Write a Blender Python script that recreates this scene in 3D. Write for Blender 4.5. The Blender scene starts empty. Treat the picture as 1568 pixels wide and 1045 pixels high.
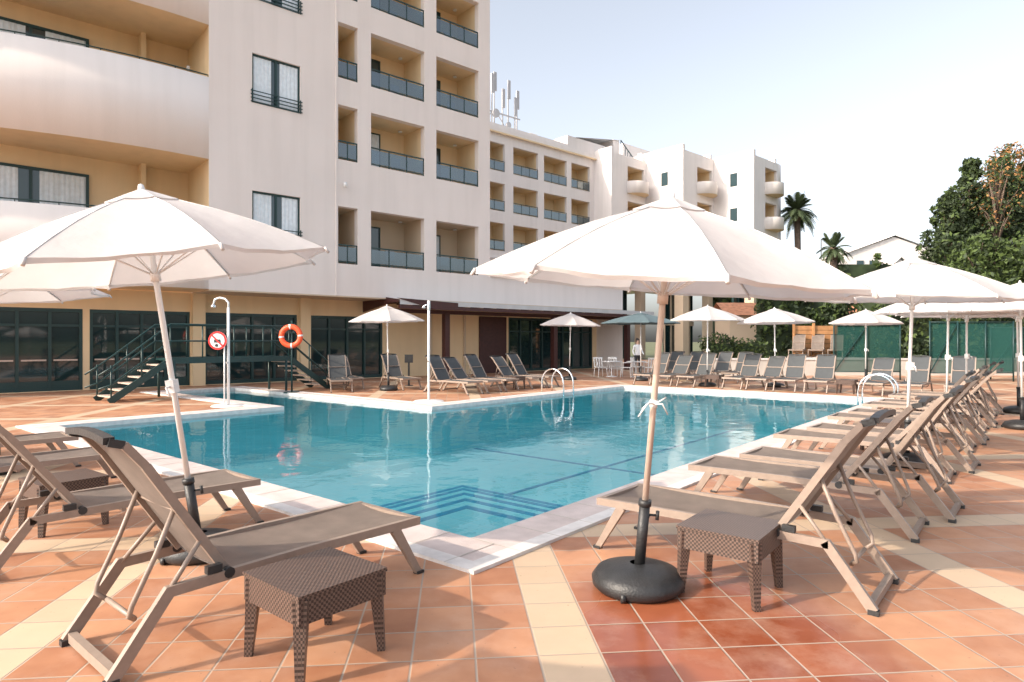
import bpy, math, random
from mathutils import Vector, Matrix
R=random.Random(7)
rad=math.radians
scene=bpy.context.scene
# ---------------------------------------------------------------- materials
def mat(name,col=(.5,.5,.5),rough=.6,metal=0,spec=.5,noise=0,nscale=5,bump=0,bscale=40,transl=0,streak=0):
    m=bpy.data.materials.new(name); m.use_nodes=True
    nt=m.node_tree; b=nt.nodes['Principled BSDF']
    b.inputs['Base Color'].default_value=(*col,1); b.inputs['Roughness'].default_value=rough
    b.inputs['Metallic'].default_value=metal; b.inputs['Specular IOR Level'].default_value=spec
    colsock=None
    if noise>0:
        tc=nt.nodes.new('ShaderNodeTexCoord'); n=nt.nodes.new('ShaderNodeTexNoise'); n.inputs['Scale'].default_value=nscale
        n.inputs['Detail'].default_value=6; nt.links.new(tc.outputs['Object'],n.inputs['Vector'])
        cr=nt.nodes.new('ShaderNodeValToRGB')
        cr.color_ramp.elements[0].position=.3; cr.color_ramp.elements[1].position=.7
        cr.color_ramp.elements[0].color=(*[c*(1-noise) for c in col],1); cr.color_ramp.elements[1].color=(*[min(1,c*(1+noise*.6)) for c in col],1)
        nt.links.new(n.outputs['Fac'],cr.inputs['Fac']); colsock=cr.outputs['Color']
        if streak>0:
            mp=nt.nodes.new('ShaderNodeMapping'); mp.inputs['Scale'].default_value=(1.6,1.6,.12); nt.links.new(tc.outputs['Object'],mp.inputs[0])
            n2=nt.nodes.new('ShaderNodeTexNoise'); n2.inputs['Scale'].default_value=1.5; n2.inputs['Detail'].default_value=7; nt.links.new(mp.outputs[0],n2.inputs['Vector'])
            r2=nt.nodes.new('ShaderNodeValToRGB'); r2.color_ramp.elements[0].position=.35; r2.color_ramp.elements[1].position=.55
            r2.color_ramp.elements[0].color=(1-streak,1-streak,1-streak*1.1,1); r2.color_ramp.elements[1].color=(1,1,1,1); nt.links.new(n2.outputs['Fac'],r2.inputs['Fac'])
            mu=nt.nodes.new('ShaderNodeMix'); mu.data_type='RGBA'; mu.blend_type='MULTIPLY'; mu.inputs[0].default_value=1
            nt.links.new(colsock,mu.inputs[6]); nt.links.new(r2.outputs['Color'],mu.inputs[7]); colsock=mu.outputs[2]
        nt.links.new(colsock,b.inputs['Base Color'])
    if bump>0:
        tc=nt.nodes.new('ShaderNodeTexCoord'); n=nt.nodes.new('ShaderNodeTexNoise'); n.inputs['Scale'].default_value=bscale
        n.inputs['Detail'].default_value=4; nt.links.new(tc.outputs['Object'],n.inputs['Vector'])
        bp=nt.nodes.new('ShaderNodeBump'); bp.inputs['Strength'].default_value=bump; bp.inputs['Distance'].default_value=.02
        nt.links.new(n.outputs['Fac'],bp.inputs['Height']); nt.links.new(bp.outputs['Normal'],b.inputs['Normal'])
    if transl>0:
        t=nt.nodes.new('ShaderNodeBsdfTranslucent'); t.inputs['Color'].default_value=(*col,1)
        if colsock: nt.links.new(colsock,t.inputs['Color'])
        mx=nt.nodes.new('ShaderNodeMixShader'); mx.inputs[0].default_value=transl
        out=nt.nodes['Material Output']
        nt.links.new(b.outputs[0],mx.inputs[1]); nt.links.new(t.outputs[0],mx.inputs[2]); nt.links.new(mx.outputs[0],out.inputs['Surface'])
    return m
M={}
M['wall']=mat('white_render',(.81,.745,.71),.85,noise=.05,nscale=.35,bump=.15,bscale=30,streak=.04)
M['wall2']=mat('white_render_far',(.80,.75,.725),.85,noise=.05,nscale=.3,streak=.05)
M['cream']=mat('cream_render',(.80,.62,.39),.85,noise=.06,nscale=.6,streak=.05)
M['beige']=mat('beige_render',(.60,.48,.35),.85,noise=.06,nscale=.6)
M['green']=mat('bottle_green_frame',(.010,.042,.042),.4)
M['glassd']=mat('dark_glass',(.012,.03,.033),.04,spec=.8)
M['glassw']=mat('window_glass',(.03,.06,.07),.05,spec=.9)
M['curtain']=mat('curtain',(.74,.82,.88),.35,noise=.10,nscale=7,streak=.12)
M['roof']=mat('canopy_sheet',(.55,.57,.58),.6,noise=.1,nscale=2)
M['redwood']=mat('dark_red_wood',(.06,.018,.016),.5,noise=.2,nscale=8)
M['black']=mat('black_plastic',(.025,.026,.028),.45,noise=.3,nscale=12,bump=.2,bscale=80)
M['white']=mat('white_paint',(.76,.76,.76),.35)
M['agrey']=mat('antenna_grey',(.42,.42,.44),.5)
M['chrome']=mat('chrome_tube',(.75,.77,.8),.12,metal=1)
M['canvas']=mat('parasol_canvas',(.69,.665,.66),.9,noise=.06,nscale=3,bump=.5,bscale=6,transl=.38)
M['seam']=mat('parasol_seam',(.55,.53,.52),.9)
M['canvas_dark']=mat('parasol_canvas_teal',(.10,.15,.17),.9,noise=.1,nscale=3,transl=.1)
M['pole']=mat('parasol_pole',(.55,.44,.37),.4,noise=.08,nscale=10)
M['frame']=mat('lounger_frame',(.29,.225,.185),.42,noise=.1,nscale=20)
M['fabric']=mat('lounger_fabric',(.225,.185,.16),.85,noise=.16,nscale=5,bump=.4,bscale=350,transl=.22)
M['fabgrey']=mat('lounger_fabric_grey',(.07,.077,.083),.85,noise=.08,nscale=8,transl=.1)
M['orange']=mat('lifebuoy_orange',(.85,.10,.03),.45)
M['redsign']=mat('sign_red',(.7,.03,.03),.4)
M['wood']=mat('wood_panel',(.46,.23,.10),.7,noise=.25,nscale=3)
M['bark']=mat('bark',(.14,.10,.075),.9,noise=.35,nscale=6,bump=.5,bscale=12)
M['leafd']=mat('leaf_dark',(.045,.07,.03),.7,noise=.5,nscale=1.2,transl=.25)
M['leafm']=mat('leaf_mid',(.10,.15,.04),.7,noise=.5,nscale=1.2,transl=.3)
M['leafo']=mat('leaf_orange',(.45,.22,.08),.7,noise=.4,nscale=1.2,transl=.35)
M['palm']=mat('palm_leaf',(.07,.10,.045),.6,noise=.3,nscale=2,transl=.2)
M['grass']=mat('dry_grass',(.12,.13,.06),.95,noise=.4,nscale=.3)
M['conc']=mat('retaining_concrete',(.55,.52,.48),.9,noise=.15,nscale=1)
M['coping']=mat('coping_stone',(.58,.50,.48),.75,noise=.14,nscale=5,bump=.2,bscale=60)
M['copew']=mat('coping_edge',(.67,.65,.64),.7,noise=.14,nscale=8)
M['terr']=mat('terracotta_roof',(.5,.22,.12),.85,noise=.3,nscale=4)
M['skin']=mat('skin',(.5,.32,.24),.6); M['hair']=mat('hair',(.03,.02,.015),.7)
M['step']=mat('pool_step_line',(.04,.38,.62),.4)
def through(name,tc,fac,col,rough,glossy=True):
    m=bpy.data.materials.new(name); m.use_nodes=True; nt=m.node_tree; nt.nodes.clear()
    o=nt.nodes.new('ShaderNodeOutputMaterial'); t=nt.nodes.new('ShaderNodeBsdfTransparent'); t.inputs[0].default_value=tc
    g=nt.nodes.new('ShaderNodeBsdfGlossy' if glossy else 'ShaderNodeBsdfDiffuse'); g.inputs['Roughness'].default_value=rough; g.inputs[0].default_value=col
    x=nt.nodes.new('ShaderNodeMixShader'); x.inputs[0].default_value=fac
    nt.links.new(t.outputs[0],x.inputs[1]); nt.links.new(g.outputs[0],x.inputs[2]); nt.links.new(x.outputs[0],o.inputs[0]); return m
M['grail']=through('balustrade_glass',(.30,.42,.46,1),.14,(.9,.95,1,1),.05)
M['mesh_green']=through('windscreen_net',(1,1,1,1),.80,(.025,.085,.075,1),.8,False)
def water():
    m=bpy.data.materials.new('pool_water'); m.use_nodes=True; nt=m.node_tree; nt.nodes.clear()
    o=nt.nodes.new('ShaderNodeOutputMaterial'); t=nt.nodes.new('ShaderNodeBsdfTransparent'); t.inputs[0].default_value=(.86,1,1,1)
    g=nt.nodes.new('ShaderNodeBsdfGlossy'); g.inputs['Roughness'].default_value=.01
    f=nt.nodes.new('ShaderNodeFresnel'); f.inputs['IOR'].default_value=1.33
    ge=nt.nodes.new('ShaderNodeNewGeometry'); n=nt.nodes.new('ShaderNodeTexNoise'); n.inputs['Scale'].default_value=1.5; n.inputs['Detail'].default_value=4
    n.inputs['Distortion'].default_value=.4
    nt.links.new(ge.outputs['Position'],n.inputs['Vector'])
    b=nt.nodes.new('ShaderNodeBump'); b.inputs['Strength'].default_value=.17; b.inputs['Distance'].default_value=.06
    nt.links.new(n.outputs['Fac'],b.inputs['Height']); nt.links.new(b.outputs[0],g.inputs['Normal']); nt.links.new(b.outputs[0],f.inputs['Normal'])
    x=nt.nodes.new('ShaderNodeMixShader'); nt.links.new(f.outputs[0],x.inputs[0])
    nt.links.new(t.outputs[0],x.inputs[1]); nt.links.new(g.outputs[0],x.inputs[2]); nt.links.new(x.outputs[0],o.inputs[0]); return m
M['water']=water()
class NT:
    def __init__(s,m): s.nt=m.node_tree
    def math(s,op,a,b=None,c=None):
        n=s.nt.nodes.new('ShaderNodeMath'); n.operation=op
        for i,v in enumerate((a,b,c)):
            if v is None: continue
            if isinstance(v,(int,float)): n.inputs[i].default_value=v
            else: s.nt.links.new(v,n.inputs[i])
        return n.outputs[0]
    def mix(s,f,a,b):
        n=s.nt.nodes.new('ShaderNodeMix'); n.data_type='RGBA'
        if isinstance(f,(int,float)): n.inputs[0].default_value=f
        else: s.nt.links.new(f,n.inputs[0])
        for k,v in ((6,a),(7,b)):
            if isinstance(v,tuple): n.inputs[k].default_value=(*v,1)
            else: s.nt.links.new(v,n.inputs[k])
        return n.outputs[2]
def tiles(name,T,c1,c2,cream,grout,x0,y0,ang,gw=.018,band=9,wet=True):
    m=bpy.data.materials.new(name); m.use_nodes=True; q=NT(m); nt=m.node_tree; b=nt.nodes['Principled BSDF']
    ge=nt.nodes.new('ShaderNodeNewGeometry'); sp=nt.nodes.new('ShaderNodeSeparateXYZ'); nt.links.new(ge.outputs['Position'],sp.inputs[0])
    X,Y=sp.outputs[0],sp.outputs[1]; ca,sa=math.cos(ang),math.sin(ang)
    xp=q.math('DIVIDE',q.math('SUBTRACT',q.math('ADD',q.math('MULTIPLY',X,ca),q.math('MULTIPLY',Y,sa)),x0),T)
    yp=q.math('DIVIDE',q.math('SUBTRACT',q.math('ADD',q.math('MULTIPLY',X,-sa),q.math('MULTIPLY',Y,ca)),y0),T)
    i=q.math('FLOOR',xp); j=q.math('FLOOR',yp)
    fx=q.math('SUBTRACT',xp,i); fy=q.math('SUBTRACT',yp,j)
    ex=q.math('MINIMUM',fx,q.math('SUBTRACT',1,fx)); ey=q.math('MINIMUM',fy,q.math('SUBTRACT',1,fy))
    e=q.math('MINIMUM',ex,ey); g=q.math('LESS_THAN',e,gw)
    cb=nt.nodes.new('ShaderNodeCombineXYZ'); nt.links.new(i,cb.inputs[0]); nt.links.new(j,cb.inputs[1])
    wn=nt.nodes.new('ShaderNodeTexWhiteNoise'); wn.noise_dimensions='3D'; nt.links.new(cb.outputs[0],wn.inputs['Vector'])
    n=nt.nodes.new('ShaderNodeTexNoise'); n.inputs['Scale'].default_value=5; n.inputs['Detail'].default_value=8; nt.links.new(ge.outputs['Position'],n.inputs['Vector'])
    n2=nt.nodes.new('ShaderNodeTexNoise'); n2.inputs['Scale'].default_value=.7; n2.inputs['Detail'].default_value=3; nt.links.new(ge.outputs['Position'],n2.inputs['Vector'])
    f=q.math('ADD',q.math('MULTIPLY',wn.outputs['Value'],.70),q.math('MULTIPLY',q.math('SUBTRACT',n.outputs['Fac'],.35),.9))
    f=q.math('MINIMUM',q.math('MAXIMUM',f,0),1)
    col=q.mix(f,c1,c2)
    if band:
        bi=q.math('LESS_THAN',q.math('FLOORED_MODULO',i,band),.5); bj=q.math('LESS_THAN',q.math('FLOORED_MODULO',j,band),.5)
        bb=q.math('MAXIMUM',bi,bj)
        cc=q.mix(f,tuple(c*.80 for c in cream),cream)
        col=q.mix(bb,col,cc)
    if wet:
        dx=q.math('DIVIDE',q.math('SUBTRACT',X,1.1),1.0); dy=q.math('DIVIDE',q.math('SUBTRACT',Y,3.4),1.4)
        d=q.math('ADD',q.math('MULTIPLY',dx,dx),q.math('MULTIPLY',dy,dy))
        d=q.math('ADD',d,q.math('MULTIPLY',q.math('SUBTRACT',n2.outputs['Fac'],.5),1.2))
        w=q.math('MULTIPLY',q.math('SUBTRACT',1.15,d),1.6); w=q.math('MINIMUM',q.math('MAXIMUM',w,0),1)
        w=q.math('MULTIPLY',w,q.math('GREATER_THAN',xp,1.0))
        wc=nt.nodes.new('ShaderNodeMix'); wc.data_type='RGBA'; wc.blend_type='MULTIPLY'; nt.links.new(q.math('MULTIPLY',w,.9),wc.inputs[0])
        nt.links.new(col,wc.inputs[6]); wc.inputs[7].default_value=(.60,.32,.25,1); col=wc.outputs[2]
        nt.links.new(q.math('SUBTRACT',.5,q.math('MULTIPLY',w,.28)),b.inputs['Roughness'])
        n3=nt.nodes.new('ShaderNodeTexNoise'); n3.inputs['Scale'].default_value=1.9; n3.inputs['Detail'].default_value=10; n3.inputs['Roughness'].default_value=.65; nt.links.new(ge.outputs['Position'],n3.inputs['Vector'])
        du=q.math('MULTIPLY',q.math('MINIMUM',q.math('MAXIMUM',q.math('SUBTRACT',n3.outputs['Fac'],.47),0),.2),1.4)
        col=q.mix(du,col,(.56,.40,.31))
        n4=nt.nodes.new('ShaderNodeTexNoise'); n4.inputs['Scale'].default_value=38; n4.inputs['Detail'].default_value=2; nt.links.new(ge.outputs['Position'],n4.inputs['Vector'])
        col=q.mix(q.math('MULTIPLY',q.math('GREATER_THAN',n4.outputs['Fac'],.72),.5),col,(.16,.09,.06))
    col=q.mix(g,col,grout)
    nt.links.new(col,b.inputs['Base Color'])
    h=q.math('ADD',q.math('MULTIPLY',q.math('MINIMUM',q.math('DIVIDE',e,gw*1.6),1),1),q.math('MULTIPLY',n.outputs['Fac'],.35))
    h=q.math('ADD',h,q.math('MULTIPLY',wn.outputs['Value'],.15))
    bp=nt.nodes.new('ShaderNodeBump'); bp.inputs['Strength'].default_value=.4; bp.inputs['Distance'].default_value=.006
    nt.links.new(h,bp.inputs['Height']); nt.links.new(bp.outputs[0],b.inputs['Normal'])
    return m
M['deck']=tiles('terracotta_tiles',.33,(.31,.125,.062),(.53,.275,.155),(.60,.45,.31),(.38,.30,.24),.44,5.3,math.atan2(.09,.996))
M['basin']=tiles('pool_basin_tiles',.20,(.30,.86,.93),(.40,.90,.96),(1,1,1),(.48,.92,.96),0,0,rad(50.1),gw=.03,band=0,wet=False)
def wicker():
    m=bpy.data.materials.new('woven_rattan'); m.use_nodes=True; q=NT(m); nt=m.node_tree; b=nt.nodes['Principled BSDF']
    tc=nt.nodes.new('ShaderNodeTexCoord'); mp=nt.nodes.new('ShaderNodeMapping'); mp.inputs['Location'].default_value=(.0037,.0041,.0029)
    nt.links.new(tc.outputs['Object'],mp.inputs[0])
    ch=nt.nodes.new('ShaderNodeTexChecker'); ch.inputs['Scale'].default_value=74; ch.inputs['Color1'].default_value=(.17,.11,.088,1); ch.inputs['Color2'].default_value=(.028,.018,.015,1)
    nt.links.new(mp.outputs[0],ch.inputs['Vector'])
    n=nt.nodes.new('ShaderNodeTexNoise'); n.inputs['Scale'].default_value=35; nt.links.new(mp.outputs[0],n.inputs['Vector'])
    nt.links.new(q.mix(q.math('MULTIPLY',n.outputs['Fac'],.55),ch.outputs['Color'],(.06,.04,.032)),b.inputs['Base Color'])
    bp=nt.nodes.new('ShaderNodeBump'); bp.inputs['Strength'].default_value=.7; bp.inputs['Distance'].default_value=.006
    nt.links.new(ch.outputs['Fac'],bp.inputs['Height']); nt.links.new(bp.outputs[0],b.inputs['Normal']); b.inputs['Roughness'].default_value=.38
    return m
M['wicker']=wicker()
# ---------------------------------------------------------------- mesh builder
class MB:
    def __init__(s): s.v=[];s.f=[];s.m=[];s.sm=[];s.ml=[]
    def mi(s,k):
        if k not in s.ml: s.ml.append(k)
        return s.ml.index(k)
    def face(s,pts,k,smooth=False):
        b=len(s.v); s.v+= [tuple(p) for p in pts]; s.f.append(tuple(range(b,b+len(pts)))); s.m.append(s.mi(k)); s.sm.append(smooth)
    def box(s,x0,x1,y0,y1,z0,z1,k,skip=''):
        b=len(s.v); s.v+=[(x0,y0,z0),(x1,y0,z0),(x1,y1,z0),(x0,y1,z0),(x0,y0,z1),(x1,y0,z1),(x1,y1,z1),(x0,y1,z1)]
        F={'b':(0,3,2,1),'t':(4,5,6,7),'f':(0,1,5,4),'r':(1,2,6,5),'k':(2,3,7,6),'l':(3,0,4,7)}
        for n,f in F.items():
            if n in skip: continue
            s.f.append(tuple(b+i for i in f)); s.m.append(s.mi(k)); s.sm.append(False)
    def bar(s,p,q,w,h,k,w2=None,h2=None):
        p=Vector(p);q=Vector(q);d=(q-p).normalized()
        side=d.cross(Vector((0,0,1)))
        if side.length<1e-3: side=Vector((0,1,0))
        side.normalize(); up=side.cross(d).normalized()
        w2=w2 or w; h2=h2 or h
        b=len(s.v)
        for c,ww,hh in ((p,w,h),(q,w2,h2)):
            for a,e in ((-1,-1),(1,-1),(1,1),(-1,1)): s.v.append(tuple(c+side*a*ww/2+up*e*hh/2))
        for f in ((0,1,2,3),(7,6,5,4),(0,4,5,1),(1,5,6,2),(2,6,7,3),(3,7,4,0)):
            s.f.append(tuple(b+i for i in f)); s.m.append(s.mi(k)); s.sm.append(False)
    def tube(s,pts,r,k,n=8,radii=None):
        pts=[Vector(p) for p in pts]; b=len(s.v); L=len(pts); ref=None
        for i,p in enumerate(pts):
            d=(pts[min(i+1,L-1)]-pts[max(i-1,0)]).normalized()
            if ref is None:
                ref=d.cross(Vector((0,0,1)))
                if ref.length<1e-3: ref=Vector((1,0,0))
            ref=(ref-d*ref.dot(d)).normalized(); o=d.cross(ref)
            rr=radii[i] if radii else r
            for j in range(n):
                a=2*math.pi*j/n; s.v.append(tuple(p+ref*math.cos(a)*rr+o*math.sin(a)*rr))
        for i in range(L-1):
            for j in range(n):
                s.f.append((b+i*n+j,b+i*n+(j+1)%n,b+(i+1)*n+(j+1)%n,b+(i+1)*n+j)); s.m.append(s.mi(k)); s.sm.append(True)
        s.f.append(tuple(b+j for j in range(n))[::-1]); s.m.append(s.mi(k)); s.sm.append(False)
        s.f.append(tuple(b+(L-1)*n+j for j in range(n))); s.m.append(s.mi(k)); s.sm.append(False)
    def rev(s,prof,k,n=32,c=(0,0)):
        b=len(s.v)
        for r,z in prof:
            for j in range(n):
                a=2*math.pi*j/n; s.v.append((c[0]+r*math.cos(a),c[1]+r*math.sin(a),z))
        for i in range(len(prof)-1):
            for j in range(n):
                s.f.append((b+i*n+j,b+i*n+(j+1)%n,b+(i+1)*n+(j+1)%n,b+(i+1)*n+j)); s.m.append(s.mi(k)); s.sm.append(True)
    def mesh(s,name,merge=False,bevel=0):
        me=bpy.data.meshes.new(name); me.from_pydata(s.v,[],s.f)
        for k in s.ml: me.materials.append(M[k])
        me.polygons.foreach_set('material_index',s.m); me.polygons.foreach_set('use_smooth',s.sm); me.update()
        if merge:
            import bmesh
            bm=bmesh.new(); bm.from_mesh(me); bmesh.ops.remove_doubles(bm,verts=bm.verts,dist=.0004); bm.to_mesh(me); bm.free()
        return me
    def obj(s,name,loc=(0,0,0),rz=0,parent=None,merge=False):
        return place(s.mesh(name,merge),name,loc,rz,parent)
def place(me,name,loc=(0,0,0),rz=0,parent=None):
    o=bpy.data.objects.new(name,me); scene.collection.objects.link(o); o.location=loc; o.rotation_euler=(0,0,rz)
    if parent: o.parent=parent
    return o
def empty(name,loc=(0,0,0),rz=0):
    o=bpy.data.objects.new(name,None); scene.collection.objects.link(o); o.location=loc; o.rotation_euler=(0,0,rz); return o
PU=rad(50.1); P0=(-.27,4.50)
def P(u,v,z=0):
    c,s_=math.cos(PU),math.sin(PU)
    return (P0[0]+c*u-s_*v, P0[1]+s_*u+c*v, z)
# ---------------------------------------------------------------- pool & deck
rects=[(.55,5.3,.55,11.5),(5.3,7.6,.55,18.6),(7.6,17.0,.55,8.6)]
DZ=-1.2
def inside(u,v,e): return any(a-e<u<b+e and c-e<v<d+e for a,b,c,d in rects)
us=sorted({x+s_*e for a,b,_,_ in rects for x,s_ in ((a,-1),(b,1)) for e in (0,.40,.55)}|{a for r in rects for a in r[:2]}|{-34,48})
vs=sorted({x+s_*e for _,_,c,d in rects for x,s_ in ((c,-1),(d,1)) for e in (0,.40,.55)}|{-40,34})
deck=MB(); cop=MB(); wat=MB(); bas=MB()
def cls(u,v): return 0 if inside(u,v,0) else 1 if inside(u,v,.40) else 2 if inside(u,v,.55) else 3
zt={0:DZ,1:.022,2:.026,3:0}
for i in range(len(us)-1):
    for j in range(len(vs)-1):
        a,b,c,d=us[i],us[i+1],vs[j],vs[j+1]
        if b-a<1e-6 or d-c<1e-6: continue
        k=cls((a+b)/2,(c+d)/2)
        z=zt[k]; q=[(a,c,z),(b,c,z),(b,d,z),(a,d,z)]
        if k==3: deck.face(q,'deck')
        elif k==0:
            bas.face(q,'basin'); wat.face([(x,y,-.07) for x,y,_ in q],'water')
        else: cop.face(q,'coping' if k==1 else 'copew')
        for (x0,y0,x1,y1,cu,cv) in ((a,c,a,d,a-1e-3,(c+d)/2),(b,c,b,d,b+1e-3,(c+d)/2),(a,c,b,c,(a+b)/2,c-1e-3),(a,d,b,d,(a+b)/2,d+1e-3)):
            kk=cls(cu,cv)
            if zt[kk]<z-1e-5:
                if kk==0:
                    bas.face([(x0,y0,DZ),(x1,y1,DZ),(x1,y1,-.12),(x0,y0,-.12)],'basin')
                    cop.face([(x0,y0,-.12),(x1,y1,-.12),(x1,y1,z),(x0,y0,z)],'copew')
                else: cop.face([(x0,y0,zt[kk]),(x1,y1,zt[kk]),(x1,y1,z),(x0,y0,z)],'copew')
for k in range(-2,40):
    u_=k*.5+.05
    if .2<u_<16.9: cop.box(u_-.005,u_+.005,.0,.55,.0262,.0272,'conc')
    v2=k*.5+.3
    if .2<v2<11.4: cop.box(.0,.55,v2-.005,v2+.005,.0262,.0272,'conc')
for n,(x1,z) in enumerate(((2.0,-.24),(2.7,-.40),(3.4,-.56),(4.1,-.72),(4.8,-.9))):
    bas.box(.552,x1,.552,x1,DZ+.001*n,z,'basin','b')
    bas.box(x1-.09,x1+.004,.552,x1+.004,z-.02,z+.004,'step'); bas.box(.552,x1-.09,x1-.09,x1+.004,z-.02,z+.004,'step')
for (a,b,c,d) in ((9.0,9.10,.6,8.5),(4.9,16.9,4.5,4.6)):
    bas.box(a,b,c,d,DZ+.003,DZ+.006+.0005*a,'step')
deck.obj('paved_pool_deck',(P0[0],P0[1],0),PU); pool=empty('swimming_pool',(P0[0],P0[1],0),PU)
cop.obj('coping',parent=pool); bas.obj('basin',parent=pool); wat.obj('water',parent=pool)
g=MB()
G=[-900,-33,47,900]; H=[-900,-39,33,900]
for i in range(3):
    for j in range(3):
        if i==1 and j==1: continue
        g.face([(G[i],H[j],-.03),(G[i+1],H[j],-.03),(G[i+1],H[j+1],-.03),(G[i],H[j+1],-.03)],'grass')
g.obj('ground',(P0[0],P0[1],0),PU)
# ---------------------------------------------------------------- loungers
def lounger_mesh(name,fab='fabric',fr='frame',rec=0.0):
    m=MB(); W=.33
    ca,sa=math.cos(rec),math.sin(rec)
    def bk_(x,z): dx,dz=x-1.40,z-.40; return (1.40+dx*ca+dz*sa,.40-dx*sa+dz*ca)
    def B(x,y,z): a,b=bk_(x,z); return (a,y,b)
    for s_ in (-1,1):
        y=s_*W
        m.bar((0,y,.375),(.9,y,.385),.035,.055,fr); m.bar((.9,y,.385),(1.70,y,.375),.035,.055,fr)
        m.bar((1.68,y,.385),(1.95,y,.02),.035,.06,fr)
        m.bar((.22,y,.36),(.0,y,.0),.035,.07,fr,.03,.045)
        yb=s_*(W-.045)
        m.bar(B(1.38,yb,.40),B(1.78,yb,1.02),.03,.045,fr); m.bar(B(1.78,yb,1.02),B(1.88,yb,1.14),.03,.04,fr)
        m.bar(B(1.88,yb,1.14),B(1.95,yb,1.16),.03,.04,'black')
        m.tube([B(1.62,yb-s_*.03,.80),(1.72+rec*.3,yb-s_*.035,.55),(1.83,yb-s_*.04,.32),(1.84,yb-s_*.05,.27),(1.80,yb-s_*.09,.235)],.014,fr)
        m.tube([B(1.50,yb,.60),(1.70,y*.99,.36)],.013,fr)
        m.box(1.42,1.50,y-.02,y+.02,.41,.45,'black')
        m.tube([(1.38,y-.02,.39),(1.38,y+.02,.39)],.03,'black',10)
        m.box(-.03,.03,y-.024,y+.024,0,.02,'black')
        m.box(1.92,1.98,y-.024,y+.024,0,.03,'black')
    m.tube([(1.80,-(W-.135),.235),(1.80,(W-.135),.235)],.014,fr)
    m.bar((.02,-W,.375),(.02,W,.375),.04,.05,fr); m.bar((1.93,-W,.04),(1.93,W,.04),.04,.05,fr)
    m.bar((1.1,-W,.345),(1.1,W,.345),.03,.03,fr); m.bar(B(1.60,-W+.05,.76),B(1.60,W-.05,.76),.025,.025,fr)
    for i in range(6):
        a,b=-W+.045+(2*W-.09)*i/6,-W+.045+(2*W-.09)*(i+1)/6
        f=lambda y:1.16+.025*(1-(y/W)**2)
        m.bar(B(1.945,a,f(a)),B(1.945,b,f(b)),.05,.035,'black' )
    n=8;k=16
    prof=[(x,.405-.018*math.sin(math.pi*min(x/1.38,1))) for x in [.02+1.36*i/k for i in range(k+1)]]
    bk=[bk_(*p) for p in [(1.385+.40*t,.415+.62*t) for t in [i/8 for i in range(9)]]+[(1.84,1.10),(1.89,1.15),(1.95,1.175)]]
    for pr,w,sag in ((prof,W-.02,.025),(bk,W-.06,.02)):
        for a in range(len(pr)-1):
            for b in range(n):
                y0=-w+2*w*b/n;y1=-w+2*w*(b+1)/n
                sg=lambda y:sag*(1-(y/w)**2)
                m.face([(pr[a][0],y0,pr[a][1]-sg(y0)),(pr[a+1][0],y0,pr[a+1][1]-sg(y0)),(pr[a+1][0],y1,pr[a+1][1]-sg(y1)),(pr[a][0],y1,pr[a][1]-sg(y1))],fab,True)
    return m.mesh(name,True)
LM=lounger_mesh('pool_lounger'); LM2=lounger_mesh('pool_lounger_low',rec=.13); LM3=lounger_mesh('pool_lounger_mid',rec=.06)
LG=lounger_mesh('pool_lounger_grey','fabgrey'); LG2=lounger_mesh('pool_lounger_grey_low','fabgrey',rec=.14)
def lounger(u,v,d,me=None,j=0):
    """u,v = middle of foot end in pool frame; d = heading of the head end in degrees in pool frame"""
    place(me or LM,'pool_lounger',P(u,v),PU+rad(d+j))
lounger(-.22,.66,180); lounger(-.30,2.70,180,LM3,j=-1.5); lounger(-.45,5.2,180,j=2); lounger(-.5,7.0,180,LM2)
for n,(u,v,j) in enumerate(((1.40,-.35,0),(3.15,-.32,1),(4.1,-.5,-1),(5.9,-.28,1),(6.9,-.45,-2),(8.6,-.3,1),(9.6,-.4,0),(11.3,-.3,-1),(12.2,-.4,1),(14.0,-.3,0),(15.0,-.4,2))): lounger(u,v,-90,(LM,LM3,LM,LM2,LM)[n%5],j=j)
for n,v in enumerate((8.6,7.7,6.8,5.2,4.3,3.4,2.5,.9,0,-1.2,-3.0,-3.9,-6.0,-6.9)): lounger(18.3+R.uniform(-.12,.12),v+R.uniform(-.05,.05),0,(LG,LG2,LG)[n%3],R.uniform(-4,4))
for v in (9.5,8.6,7.4,6.5): lounger(21.6,v,0,LG,R.uniform(-3,3))
for n,u in enumerate((11.1,12.0,12.9,14.3,15.2)): lounger(u,10.4,90,(LG,LG2)[n%2],R.uniform(-3,3))
lounger(8.9,14.2,60,LG); lounger(11.0,13.2,75,LG); lounger(9.9,14.9,70,LG2)
def table_mesh():
    m=MB(); h=.44; a=.265
    m.box(-a,a,-a,a,h-.02,h,'wicker'); 
    b=a-.006
    m.box(-b,b,-b,b,h-.145,h-.02,'wicker','tb')
    for sx in (-1,1):
        for sy in (-1,1):
            m.bar((sx*(a-.045),sy*(a-.045),h-.03),(sx*(a-.022),sy*(a-.022),.0),.072,.072,'wicker',.038,.038)
    m.box(-b+.01,b-.01,-b+.01,b-.01,h-.13,h-.12,'wicker')
    return m.mesh('rattan_side_table')
TM=table_mesh()
for (x,y,r) in ((-1.04,3.38,0),(1.45,4.24,2),(-4.0,5.7,3)): place(TM,'rattan_side_table',(x,y,0),PU+rad(r))
for (u,v) in ((7.8,-1.2),(13.1,-1.2),(18.9,1.7),(18.9,6.0),(13.6,10.9),(-1.2,8.8)): place(TM,'rattan_side_table',P(u,v),PU)
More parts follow.
